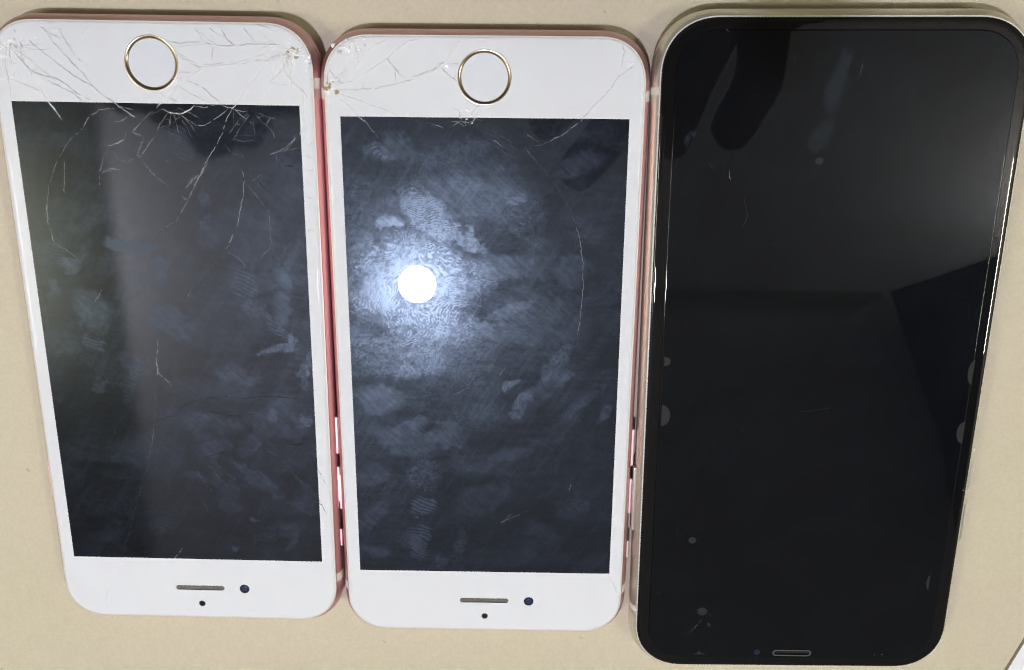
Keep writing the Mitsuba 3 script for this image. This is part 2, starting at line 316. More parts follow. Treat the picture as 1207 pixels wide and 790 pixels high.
SMUDGES = [  # phone, x, y, rx, ry (mm), angle, strength, grain
    (2,np.float64(-22.1),np.float64(44.9),2.99,2.24,0,0.7,1),
    (2,np.float64(-17.6),np.float64(46.3),3.74,2.62,-20,0.45,0),
    (2,np.float64(-12.1),np.float64(31.9),7.85,4.11,-50,0.95,1),
    (2,np.float64(-19.4),np.float64(30.5),2.62,1.68,0,0.95,0),
    (2,np.float64(-4.7),np.float64(27.8),6.36,1.87,-35,0.7,1),
    (2,np.float64(-25.4),np.float64(22.7),3.74,5.61,0,0.5,1),
    (2,np.float64(-23.9),np.float64(13.4),5.23,3.36,0,0.7,1),
    (2,np.float64(-14.4),np.float64(17.3),13.08,11.59,0,0.75,1),
    (2,np.float64(-12.2),np.float64(6.9),11.21,5.61,-10,0.6,1),
    (2,np.float64(-18.8),np.float64(1.0),13.08,4.86,-5,0.45,1),
    (2,np.float64(-4.8),np.float64(18.3),7.48,4.49,0,0.5,1),
    (2,np.float64(6.8),np.float64(33.0),6.54,5.61,0,0.3,1),
    (2,np.float64(6.0),np.float64(20.7),9.35,2.99,-10,0.3,0),
    (2,np.float64(18.1),np.float64(20.5),4.11,4.86,0,0.32,0),
    (2,np.float64(5.9),np.float64(-5.7),2.24,0.93,35,1,1),
    (2,np.float64(15.5),np.float64(-0.5),6.36,1.68,50,0.65,1),
    (2,np.float64(18.0),np.float64(-3.6),1.87,0.93,30,0.7,1),
    (2,np.float64(8.6),np.float64(-10.1),3.74,1.68,50,0.75,1),
    (2,np.float64(12.8),np.float64(-6.8),9.35,2.62,45,0.35,0),
    (2,np.float64(-14.1),np.float64(-35.5),3.18,2.99,20,1,2),
    (2,np.float64(-15.1),np.float64(-44.2),2.62,4.86,-8,0.85,3),
    (2,np.float64(-10.2),np.float64(-49.0),1.87,1.5,0,0.6,0),
    (2,np.float64(-6.2),np.float64(-44.5),1.5,3.36,-10,0.5,1),
    (2,np.float64(-13.8),np.float64(-27.3),4.49,4.49,0,0.45,1),
    (2,np.float64(27.2),np.float64(-11.8),1.5,2.8,-25,1,0),
    (2,np.float64(22.3),np.float64(43.6),2.99,2.99,30,0.1,1),
    (2,np.float64(-23.8),np.float64(-8.9),5.61,3.74,0,0.45,0),
    (2,np.float64(-9.8),np.float64(-16.9),5.61,2.24,20,0.4,0),
    (2,np.float64(-17.5),np.float64(-19.0),8.41,3.74,-20,0.45,0),
    (2,np.float64(-25.4),np.float64(-27.5),4.49,2.99,30,0.45,0),
    (2,np.float64(3.5),np.float64(-22.9),11.21,1.87,25,0.3,0),
    (2,np.float64(-26.1),np.float64(-47.1),3.74,1.87,-10,0.4,0),
    (2,np.float64(-0.3),np.float64(-33.5),7.48,3.36,20,0.3,0),
    (2,np.float64(11.6),np.float64(-48.7),9.35,2.24,0,0.2,0),
    (2,np.float64(-2.0),np.float64(37.3),13.08,7.48,0,0.35,0),
    (2,np.float64(12.5),np.float64(9.2),11.21,7.48,-20,0.3,0),
    (2,np.float64(22.8),np.float64(-26.7),4.67,7.48,0,0.15,0),
    (2,np.float64(6.8),np.float64(35.6),2.24,1.12,40,0.7,2),
    (1,np.float64(4.4),np.float64(46.0),3.36,1.68,-30,0.5,3),
    (1,np.float64(5.6),np.float64(42.6),2.24,1.68,0,0.4,3),
    (1,np.float64(8.3),np.float64(32.2),1.68,2.06,0,0.75,1),
    (1,np.float64(8.8),np.float64(28.0),1.31,1.31,0,0.7,1),
    (1,np.float64(-8.2),np.float64(22.9),5.42,1.68,-5,2.2,0),
    (1,np.float64(-2.1),np.float64(18.5),1.68,1.5,-10,1,1),
    (1,np.float64(-2.3),np.float64(16.2),1.31,0.93,0,0.7,0),
    (1,np.float64(-0.7),np.float64(5.9),7.48,3.18,-25,0.75,0),
    (1,np.float64(3.4),np.float64(4.1),4.11,3.36,-20,0.4,0),
    (1,np.float64(-17.6),np.float64(8.4),4.86,4.11,-40,0.8,0),
    (1,np.float64(-21.4),np.float64(18.3),2.99,2.06,-20,0.9,0),
    (1,np.float64(-18.5),np.float64(0.7),2.99,1.5,-40,0.7,3),
    (1,np.float64(-25.5),np.float64(13.0),1.87,2.24,0,0.6,0),
    (1,np.float64(22.0),np.float64(0.2),4.11,1.12,8,1.1,1),
    (1,np.float64(24.9),np.float64(2.2),0.93,2.24,-20,0.9,1),
    (1,np.float64(15.6),np.float64(14.7),3.36,4.11,0,0.45,3),
    (1,np.float64(23.6),np.float64(12.1),2.24,7.48,0,0.35,0),
    (1,np.float64(-7.1),np.float64(15.2),2.62,4.11,-15,0.55,0),
    (1,np.float64(-10.0),np.float64(-4.0),4.86,2.62,-20,0.35,0),
    (1,np.float64(-18.1),np.float64(-9.1),1.87,1.87,0,0.5,0),
    (1,np.float64(5.4),np.float64(-9.6),11.21,2.99,-5,0.4,0),
    (1,np.float64(12.2),np.float64(-6.5),6.36,1.5,-10,0.55,0),
    (1,np.float64(3.8),np.float64(-17.8),11.21,2.62,-3,0.5,0),
    (1,np.float64(21.0),np.float64(-17.4),7.48,4.11,-10,0.4,0),
    (1,np.float64(-8.4),np.float64(-25.3),9.35,5.61,0,0.3,0),
    (1,np.float64(6.2),np.float64(-23.9),4.49,2.62,20,0.55,0),
    (1,np.float64(15.4),np.float64(-31.1),8.22,1.87,-38,0.45,0),
    (1,np.float64(8.1),np.float64(-36.6),3.36,4.86,0,0.35,0),
    (1,np.float64(14.7),np.float64(-41.9),1.31,0.75,-20,1,0),
    (1,np.float64(8.8),np.float64(-48.7),1.12,0.93,0,0.9,0),
    (1,np.float64(22.5),np.float64(-47.2),0.93,2.62,-20,0.55,0),
    (1,np.float64(17.5),np.float64(-49.6),2.24,1.12,0,0.3,0),
    (1,np.float64(27.7),np.float64(-5.2),1.31,4.86,-8,0.6,1),
    (1,np.float64(16.4),np.float64(26.7),7.48,7.48,0,0.3,0),
    (1,np.float64(24.1),np.float64(35.7),6.73,7.48,0,0.25,0),
    (1,np.float64(5.7),np.float64(-30.3),1.68,3.36,0,0.4,0),
    (1,np.float64(26.7),np.float64(-16.7),1.87,1.5,0,0.7,1),
    (1,np.float64(20.1),np.float64(-16.0),1.31,1.12,0,0.7,1),
    (1,np.float64(11.3),np.float64(6.1),9.35,5.61,0,0.2,0),
    (3,np.float64(-1.6),np.float64(61.9),1.68,6.36,-12,0.2,0),
    (3,np.float64(-3.7),np.float64(51.3),2.24,4.11,-25,0.15,0),
    (3,np.float64(-29.9),np.float64(50.2),0.93,1.68,-20,0.4,0),
]

# phone: x, y (mm, centre on the table), turn (rad), size of the frame
POSE = {1: (-75.95, -62.24, -0.01539), 2: (-8.95, -65.02, -0.00857), 3: (62.95, -67.53, 0.00028)}
TOP = {1: 7.1, 2: 7.1, 3: 8.65}


def local(ph, p):
    cx, cy, a = POSE[ph]
    x, y = p.x * 1000 - cx, p.y * 1000 - cy
    return math.cos(a) * x + math.sin(a) * y, -math.sin(a) * x + math.cos(a) * y


DABS = {1: 40, 2: 34, 3: 0}


def smear(ph, base):
    """How much of the glass is covered with grease: wiped streaks, finger patches and print ridges, fixed to the phone."""
    mine = [s[1:] for s in SMUDGES if s[0] == ph]
    r = np.random.default_rng(5 + ph)
    for i in range(DABS[ph]):
        mine.append((r.uniform(-28, 28), r.uniform(-50, 48), r.uniform(1.6, 6.5), r.uniform(1.0, 3.2), r.uniform(10, 70) if r.random() < 0.7 else r.uniform(-60, 10), r.uniform(0.10, 0.42), int(r.choice([0, 0, 0, 1, 1, 3]))))

    def fn(p, n, uv):
        x, y = local(ph, p)
        wx = (mikit.fbm(x * 0.22, y * 0.22, 3.0 + ph) - 0.5) * 2.8
        wy = (mikit.fbm(x * 0.22, y * 0.22, 30.0 + ph) - 0.5) * 2.8
        fx = (mikit.noise(x * 1.1, y * 1.1, 7.0) - 0.5) * 1.2
        u, v = x + wx + fx, y + wy + fx
        soft, ridged, lined = mi.Float(0), mi.Float(0), mi.Float(0)
        for sx, sy, rx, ry, an, st, kd in mine:
            c, s = math.cos(math.radians(an)), math.sin(math.radians(an))
            a, b = ((u - sx) * c + (v - sy) * s) / rx, (-(u - sx) * s + (v - sy) * c) / ry
            m = st * mikit.smoothstep(1.15, 0.6, dr.sqrt(a * a + b * b))
            if kd == 1:
                ridged = dr.maximum(ridged, m)
            elif kd:
                lined = dr.maximum(lined, m)
            else:
                soft = dr.maximum(soft, m)
        big = mikit.fbm(x * 0.09, y * 0.16, 11.0 + ph)
        streak = mikit.fbm(x * 0.10 + wx * 0.3, y * 1.3 + wx * 0.9, 5.0 + ph)
        wipe = mikit.fbm((x * 0.5 + y * 0.85) * 0.11, (y * 0.5 - x * 0.85) * 1.1 + wy * 0.5, 50.0 + ph)
        fine = mikit.noise(x * 2.6, y * 2.6, 2.0)
        hair = mikit.smoothstep(0.62, 0.85, mikit.noise((x * 0.6 + y * 0.8) * 0.22, (y * 0.6 - x * 0.8) * 3.1, 61.0)) + mikit.smoothstep(0.62, 0.85, mikit.noise((x * 0.9 - y * 0.44) * 0.2 + wx * 0.1, (y * 0.9 + x * 0.44) * 3.3 + wy * 0.3, 71.0))
        film = base * (0.75 + 0.5 * mikit.smoothstep(0.32, 0.70, big)) * (0.66 + 0.22 * mikit.smoothstep(0.3, 0.7, streak) + 0.25 * mikit.smoothstep(0.5, 0.75, wipe) + 0.16 * hair) * (0.72 + 0.56 * fine)
        d = dr.sqrt(dr.square(u * 1.2 + 4 * mikit.noise(x * 0.12, y * 0.12, 1.0)) + dr.square(v)) + 9 * mikit.noise(x * 0.16, y * 0.16, 44.0)
        ridge = mikit.smoothstep(0.35, 0.75, 0.5 + 0.5 * dr.sin(d * 9.0)) * mikit.smoothstep(0.25, 0.6, mikit.noise(x * 1.4, y * 1.4, 8.0))
        line = mikit.smoothstep(0.3, 0.8, 0.5 + 0.5 * dr.sin((0.92 * y + 0.38 * x + 0.9 * wx) * 7.5)) * (0.4 + 0.6 * fine)
        rub = mikit.noise((x * 0.75 - y * 0.66) * 0.35 + wx * 0.1, (y * 0.75 + x * 0.66) * 2.7 + wy * 0.4, 81.0)
        patch = soft * (0.55 + 0.5 * mikit.smoothstep(0.2, 0.8, rub)) * (0.7 + 0.45 * mikit.smoothstep(0.3, 0.7, mikit.fbm(x * 0.5, y * 0.5, 21.0)))
        w = film + patch * 0.7 + ridged * (0.36 + 0.58 * ridge) * (0.45 + 0.8 * fine) + lined * (0.2 + 0.8 * line)
        return dr.clip(w, 0, 0.85)

    return mikit.proc(fn)


for ph, base, ior, tint in ((1, 0.24, 1.9, (0.80, 0.84, 1.0)), (2, 0.26, 2.0, (0.80, 0.86, 1.0)), (3, 0.02, 1.37, (1, 1, 0.95))):
    clean = {"type": "plastic", "diffuse_reflectance": rgb(0.004, 0.0045, 0.006), "int_ior": ior, "specular_reflectance": rgb(*tint)}
    if ph == 1:     # the shattered glass mirrors less sharply
        clean = {**clean, "type": "roughplastic", "distribution": "beckmann", "alpha": 0.0045}
    grease = [{"type": "roughplastic", "distribution": "ggx", "alpha": a, "diffuse_reflectance": rgb(0.026, 0.031, 0.054), "int_ior": 1.55, "specular_reflectance": rgb(0.64, 0.81, 1.0)} for a in (0.04, 0.085)]
    bsdf(f"screen_{ph}", {"type": "blendbsdf", "weight": smear(ph, base), "bsdf_0": clean, "bsdf_1": {"type": "blendbsdf", "weight": 0.68, "bsdf_0": grease[0], "bsdf_1": grease[1]}})


# ---------------------------------------------------------------- mesh helpers (millimetres in the phone's own frame)
def outline(w, h, r, n=14, e=2.25):
    """A rounded rectangle, counter-clockwise, with corners a little squarer than a circle."""
    pts = []
    for cx, cy, a0 in ((1, 1, 0), (-1, 1, 90), (-1, -1, 180), (1, -1, 270)):
        for k in range(n + 1):
            a = math.radians(a0 + 90 * k / n)
            c, s = math.cos(a), math.sin(a)
            q = (abs(c) ** e + abs(s) ** e) ** (-1 / e)
            pts.append((cx * (w / 2 - r) + r * q * c, cy * (h / 2 - r) + r * q * s))
    return np.array(pts)


def loft(w, h, r, rings, cap=True):
    """Rings of (inset, z) of the rounded rectangle joined to a solid."""
    v, f = [], []
    for inset, z in rings:
        o = outline(w - 2 * inset, h - 2 * inset, max(r - inset, 0.3))
        v.append(np.column_stack([o, np.full(len(o), z)]))
    n = len(v[0])
    for k in range(len(rings) - 1):
        for i in range(n):
            a, b = k * n + i, k * n + (i + 1) % n
            f += [(a, b, b + n), (a, b + n, a + n)]
    v = np.vstack(v)
    if cap:
        z0, z1 = rings[0][1], rings[-1][1]
        v = np.vstack([v, [[0, 0, z0], [0, 0, z1]]])
        top = (len(rings) - 1) * n
        for i in range(n):
            f.append((len(v) - 2, (i + 1) % n, i))
            f.append((len(v) - 1, top + i, top + (i + 1) % n))
    return trimesh.Trimesh(v, f, process=False)


def solid(m):
    return m3.Manifold(m3.Mesh(np.asarray(m.vertices, np.float32), np.asarray(m.faces, np.uint32)))


def capsule_prism(x, y, length, width, z0, z1, n=12):
    """An upright prism over a slot with round ends (length along x)."""
    w, l = width / 2, max(length - width, 0) / 2
    p = [(x + l + w * math.cos(a), y + w * math.sin(a)) for a in np.linspace(-math.pi / 2, math.pi / 2, n)]
    p += [(x - l + w * math.cos(a), y + w * math.sin(a)) for a in np.linspace(math.pi / 2, 1.5 * math.pi, n)]
    return m3.Manifold.extrude(m3.CrossSection([np.array(p)]), z1 - z0).translate((0, 0, z0))


def lathe(x, y, profile, n=64):
    """A surface of revolution about an upright axis from (radius, z) pairs."""
    a = np.linspace(0, 2 * math.pi, n, endpoint=False)
    v = np.vstack([np.column_stack([x + r * np.cos(a), y + r * np.sin(a), np.full(n, z)]) for r, z in profile])
    f = []
    for k in range(len(profile) - 1):
        for i in range(n):
            p, q = k * n + i, k * n + (i + 1) % n
            f += [(p, q, q + n), (p, q + n, p + n)]
    return trimesh.Trimesh(v, f, process=False)


def side_strip(profile, y0, y1, sign, out=0.02):
    """A band across the straight side of a frame, standing a hair proud of it. profile: (x, z) from the bottom to the top."""
    P = np.array(profile) + [out, 0]
    v = [(sign * x, y, z) for y in (y0, y1) for x, z in P] + [(sign * (x - 0.4), y, z) for y in (y0, y1) for x, z in P]
    n, f = len(P), []
    for i in range(n - 1):
        f += [(i, i + 1, n + i + 1), (i, n + i + 1, n + i)]
        f += [(2 * n + i, i + 1, i), (2 * n + i, 2 * n + i + 1, i + 1), (n + i, n + i + 1, 3 * n + i), (n + i + 1, 3 * n + i + 1, 3 * n + i)]
    m = trimesh.Trimesh(v, f, process=False)
    return m if sign < 0 else trimesh.Trimesh(m.vertices, m.faces[:, ::-1], process=False)


def soft_box(x0, x1, y0, y1, z0, z1, r):
    """A box with rounded edges: the hull of eight small balls."""
    b = m3.Manifold.sphere(r, 16)
    return m3.Manifold.batch_hull([b.translate((x, y, z)) for x in (x0 + r, x1 - r) for y in (y0 + r, y1 - r) for z in (z0 + r, z1 - r)])


def put(ph, mesh):
    """From the phone's own millimetres to the table, in metres."""
    if hasattr(mesh, "to_mesh"):
        m = mesh.to_mesh()
        mesh = trimesh.Trimesh(m.vert_properties[:, :3], m.tri_verts, process=False)
    cx, cy, a = POSE[ph]
    v = np.asarray(mesh.vertices, float)
    c, s = math.cos(a), math.sin(a)
    w = np.column_stack([cx + c * v[:, 0] - s * v[:, 1], cy + s * v[:, 0] + c * v[:, 1], v[:, 2]]) / 1000
    return trimesh.Trimesh(w, mesh.faces, process=False)


def crack_mesh(flat, width, z, seed, height=0.10, step=0.7, broken=0.0):
    """A fracture line: a thin raised ridge of splintered glass along the line, uneven in width and height."""
    r = np.random.default_rng(seed)
    p = np.array(flat, float).reshape(-1, 2) / 10
    q = []
    for a, b in zip(p[:-1], p[1:]):
        k = max(1, int(round(np.linalg.norm(b - a) / step)))
        q += [a + (b - a) * t / k for t in range(k)]
    q = np.array(q + [p[-1]])
    n = len(q)
    t = np.gradient(q, axis=0)
    t /= np.maximum(np.linalg.norm(t, axis=1, keepdims=True), 1e-9)
    side = np.column_stack([-t[:, 1], t[:, 0]])
    q[1:-1] += side[1:-1] * r.normal(0, 0.06, (n - 2, 1))
    w = width * r.uniform(0.45, 1.25, n) / 2
    w[[0, -1]] *= 0.3
    crest = r.uniform(-0.5, 0.5, n) * w
    h = height * np.clip(w / 0.14, 0.3, 1.6) * r.uniform(0.6, 1.3, n)
    L, R, M = q + side * w[:, None], q - side * w[:, None], q + side * crest[:, None]
    v = np.vstack([np.column_stack([L, np.full(n, z - 0.02)]), np.column_stack([M, z + h]), np.column_stack([R, np.full(n, z - 0.02)])])
    f = []
    gap = (r.random(n) < broken) if n > 4 else np.zeros(n, bool)
    for i in range(n - 1):
        if gap[i]:
            continue
        f += [(i, n + i, n + i + 1), (i, n + i + 1, i + 1), (n + i, 2 * n + i, 2 * n + i + 1), (n + i, 2 * n + i + 1, n + i + 1)]
    return trimesh.Trimesh(v, f, process=False)


def chip_mesh(x, y, size, z, seed, tall=0.3):
    """A loose splinter of glass: a few-sided flake, higher in the middle."""
    r = np.random.default_rng(seed)
    k = r.integers(5, 8)
    a = np.sort(r.uniform(0, 2 * math.pi, k))
    rad = size * r.uniform(0.5, 1.0, k)
    v = [(x + q * math.cos(b), y + 0.8 * q * math.sin(b), z - 0.02) for q, b in zip(rad, a)] + [(x + 0.2 * size * r.normal(), y + 0.2 * size * r.normal(), z + tall * size)]
    return trimesh.Trimesh(v, [(i, (i + 1) % k, k) for i in range(k)], process=False)


# ---------------------------------------------------------------- the setting
def slab(poly, z0, z1):
    return m3.Manifold.extrude(m3.CrossSection([np.array(poly, float)]), z1 - z0).translate((0, 0, z0))


E0, E1 = np.array([0.1198, -0.1480]), np.array([0.1233, -0.1384])
ED = (E1 - E0) / np.linalg.norm(E1 - E0)
EN = np.array([ED[1], -ED[0]])
far, near = E0 + ED * 0.5, E0 - ED * 0.35
add("tabletop", slab([near, far, (-0.6, far[1]), (-0.6, near[1])], -0.022, 0), "table_laminate", "beige finely grained tabletop under the three phones", "table", kind="structure")
add("tabletop__edge_strip", slab([near, near + EN * 0.0011, far + EN * 0.0011, far], -0.022, -0.0003), "edge_strip", "dark olive brown strip along the table edge")
o0, o1 = near + EN * 0.0011, far + EN * 0.0011
add("white_counter", slab([o0, (0.6, near[1]), (0.6, far[1]), o1], -0.022, -0.0006), "white_board", "white surface beyond the dark table edge in the lower right corner", "counter", kind="structure")
W = trimesh.creation.box
def block(x0, x1, y0, y1, z0, z1):
    m = W((x1 - x0, y1 - y0, z1 - z0))
    m.apply_translation(((x0 + x1) / 2, (y0 + y1) / 2, (z0 + z1) / 2))
    return m
add("ceiling", block(-1.5, 1.5, -2.2, 1.4, CEILING_Z, CEILING_Z + 0.05), "ceiling_paint", "pale ceiling mirrored dimly in the dark screens", "ceiling", kind="structure")
add("floor", block(-1.5, 1.5, -2.2, 1.4, -0.8, -0.75), "floor_vinyl", "plain floor below the table", "floor", kind="structure")
for k, (a, lab) in enumerate((((-1.5, -1.45, -2.2, 1.4), "plain wall beyond the first cracked phone"), ((1.45, 1.5, -2.2, 1.4), "plain wall beyond the black phone"), ((-1.45, 1.45, -2.2, -2.15), "plain wall beyond the earpiece ends of the phones"), ((-1.45, 1.45, 1.35, 1.4), "plain wall beyond the home buttons of the phones"))):
    add("wall", block(*a, -0.75, CEILING_Z), "wall_paint", lab, "wall", kind="structure")
add("ceiling_bulkhead", block(-1.45, -0.868, -2.15, 1.35, 1.715, CEILING_Z - 0.002), "bulkhead_paint", "olive lowered ceiling strip mirrored in the first cracked screen", "ceiling", kind="structure")
add("ceiling_rail", block(0.02, 0.74, -0.497, -0.480, CEILING_Z - 0.02, CEILING_Z - 0.002), "wall_paint", "thin rail under the ceiling mirrored as a faint line across the screens", "rail")
cup = [(0.733, -0.463), (0.872, -0.778), (0.945, -1.015), (1.28, -1.015), (1.28, -0.265)]
add("hanging_shelf__board", slab(cup, 1.62, 1.64), "dark_cupboard")
for x, y in ((0.90, -0.48), (1.16, -0.36), (1.12, -0.95)):
    add("hanging_shelf__rod", trimesh.creation.cylinder(0.006, CEILING_Z - 1.64, sections=12).apply_translation((x, y, (CEILING_Z + 1.64) / 2)), "lamp_trim")
tag("hanging_shelf", "dark shelf hung under the ceiling, mirrored as a dark wedge in the black phone", "shelf")
add("ceiling_lamp__trim", lathe(LAMP_AT[0], LAMP_AT[1], [(LAMP_R + 0.001, LAMP_AT[2] + 0.004), (LAMP_R + 0.001, LAMP_AT[2] - 0.003), (LAMP_R + 0.012, LAMP_AT[2] - 0.002), (LAMP_R + 0.014, CEILING_Z)]), "lamp_trim")
scene["ceiling_lamp__diffuser"] = {"type": "disk", "to_world": T().translate(list(LAMP_AT)).rotate([1, 0, 0], 180).scale(LAMP_R), "emitter": {"type": "area", "radiance": rgb(*LAMP_L)}, "bsdf": {"type": "ref", "id": "lamp_trim"}}
tag("ceiling_lamp", "small round bright ceiling lamp, mirrored as a white spot in the middle phone", "lamp")
for k, s in enumerate((-1, 1)):
    key = "tube_lamp" + ("_001" if k else "")
    scene[key + "__tube"] = {"type": "cylinder", "p0": [s * TUBE_X, -0.60, TUBE_Z], "p1": [s * TUBE_X, -0.20, TUBE_Z], "radius": 0.018, "emitter": {"type": "area", "radiance": rgb(*TUBE_L)}, "bsdf": {"type": "ref", "id": "lamp_trim"}}
    for y in (-0.62, -0.20):
        add(key + "__holder", block(s * TUBE_X - 0.022, s * TUBE_X + 0.022, y, y + 0.02, TUBE_Z - 0.03, CEILING_Z - 0.001), "lamp_trim")
    tag(key, ("lit tube lamp beside the wall beyond the first cracked phone", "lit tube lamp beside the wall beyond the black phone")[k], "lamp", "tube lamps along the walls")


# ---------------------------------------------------------------- the photographer's hands and camera phone, mirrored in the glass
def chain(points):
    """Hulls of balls along (x, y, z, radius) joints, in millimetres."""
    b = [m3.Manifold.sphere(p[3], 20).translate(p[:3]) for p in points]
    out = b[0] if len(b) == 1 else m3.Manifold()
    for p, q in zip(b[:-1], b[1:]):
        out = out + m3.Manifold.batch_hull([p, q])
    return out


def hand(palm, fingers, wrist, elbow, shoulder):
    body = m3.Manifold.batch_hull([m3.Manifold.sphere(p[3], 20).translate(p[:3]) for p in palm])
    for f in fingers:
        body = body + chain(f)
    return body + chain([palm[0][:3] + (15,), wrist, elbow, shoulder])


SHOULDER, ELBOW, WRIST = [(150, 520, 480, 52), (-170, 520, 480, 52)], [(235, 340, 262, 36), (-330, 340, 262, 36)], [(92, 118, 232, 22), (-176, 118, 232, 22)]
body = hand([(62, 60, 226, 14), (112, 62, 224, 14), (58, 22, 220, 12), (106, 20, 218, 12), (85, 75, 228, 16)],
     [[(60, 22, 218, 10), (36, 4, 199, 9), (20, -14, 193, 8.5), (8, -27, 194, 7.5)],
      [(72, 22, 217, 11), (52, -8, 197, 10), (36, -28, 191, 9.5), (21, -46, 193, 8.5)],
      [(78, 30, 216, 10.5), (72, 8, 197, 10.5), (62, -14, 192, 9.5), (57, -34, 192, 7.5)],
      [(94, 30, 216, 10), (92, 8, 198, 10), (90, -12, 193, 9.4), (81, -29, 193, 8.8)],
      [(60, 55, 228, 12), (44, 34, 236, 10.5), (28, 12, 236, 9), (14, 0, 234, 8)]], WRIST[0], ELBOW[0], SHOULDER[0])
body = body + hand([(-150, 60, 226, 14), (-196, 58, 222, 14), (-140, 20, 220, 12), (-182, 16, 218, 12), (-170, 74, 228, 16)],
     [[(-140, 20, 219, 11), (-128, -2, 199, 11), (-118, -16, 192, 11), (-113, -28, 193, 10.5)],
      [(-154, 18, 218, 11), (-146, -2, 199, 11.5), (-134, -16, 192, 11.5), (-126, -31, 193, 11)],
      [(-168, 16, 217, 10.5), (-160, 0, 199, 10.5), (-150, -12, 192, 10), (-142, -22, 193, 9)],
      [(-182, 14, 216, 10), (-176, -2, 200, 9), (-168, -12, 195, 8), (-160, -18, 195, 7)],
      [(-150, 55, 228, 12), (-130, 36, 236, 10.5), (-112, 16, 236, 9), (-98, 4, 234, 8)]], WRIST[1], ELBOW[1], SHOULDER[1])
head = m3.Manifold.batch_hull([m3.Manifold.sphere(r, 24).translate(q) for *q, r in ((-10, 470, 730, 74), (-10, 500, 740, 80), (-10, 430, 640, 36), (-10, 445, 690, 62))])
face = m3.Manifold.batch_hull([m3.Manifold.sphere(r, 16).translate(q) for *q, r in ((-10, 395, 705, 8), (-10, 382, 672, 11))])
for ex in (-88, 68):
    face = face + m3.Manifold.sphere(20, 16).scale((0.4, 0.7, 1.2)).translate((ex, 480, 690))
body = body + head + face + chain([(-10, 480, 660, 52), (-10, 515, 560, 56), (-10, 520, 420, 100)]) + chain([SHOULDER[0], (-10, 520, 440, 90), SHOULDER[1]])
m = body.refine_to_length(5).to_mesh()
t = trimesh.Trimesh(m.vert_properties[:, :3] / 1000, m.tri_verts)
trimesh.smoothing.filter_taubin(t, iterations=10)
add("person__body", t, "skin", smooth=True)
shirt = m3.Manifold.batch_hull([m3.Manifold.sphere(r, 24).translate(q) for *q, r in ((120, 525, 470, 70), (-140, 525, 470, 70), (100, 520, 0, 95), (-120, 520, 0, 95), (100, 530, -300, 90), (-120, 530, -300, 90))])
for k in (0, 1):
    w, e, u = (np.array(q[k], float) for q in (WRIST, ELBOW, SHOULDER))
    a = w * 0.8 + e * 0.2
    shirt = shirt + chain([(*a[:3], a[3] + 5), (*e[:3], e[3] + 9), (*u[:3], u[3] + 10)])
m = shirt.refine_to_length(9).to_mesh()
t = trimesh.Trimesh(m.vert_properties[:, :3] / 1000, m.tri_verts)
trimesh.smoothing.filter_taubin(t, iterations=8)
add("person__shirt", t, "sleeve_cloth", smooth=True)
for ex in (-38, 18):
    add("person__eye", trimesh.creation.icosphere(2, 0.011).apply_translation((ex / 1000, 0.402, 0.712)), "black_plastic", smooth=True)
h = m3.Manifold.batch_hull([m3.Manifold.sphere(r, 24).translate(q) for *q, r in ((-10, 485, 748, 84), (-10, 515, 735, 82), (-10, 520, 680, 66))]).to_mesh()
add("person__hair", trimesh.Trimesh(h.vert_properties[:, :3] / 1000, h.tri_verts), "black_plastic", smooth=True)
tag("person", "person in a dark shirt leaning over the table with both hands round a phone", "person")
cp = soft_box(-120, 46, -29, 43, 3.5, 11.5, 3).to_mesh()
cv = (cp.vert_properties[:, :3] / 1000) @ CAM.T + EYE
add("camera_phone", trimesh.Trimesh(cv, cp.tri_verts), "black_plastic", "black phone held in both hands above the table, taking the picture", "phone", smooth=30)

# ---------------------------------------------------------------- the phones
SCREEN = (58.49, 104.05)


def arc_profile(half, z0, z1, depth, n=9, bulge=1.0):
    """(inset, z) rings of a rounded frame side."""
    zc, rz = (z0 + z1) / 2, (z1 - z0) / 2
    return [(depth * (1 - math.cos(a) ** bulge), zc + rz * math.sin(a)) for a in np.linspace(-math.pi / 2 * 0.97, math.pi / 2 * 0.62, n * 2)]


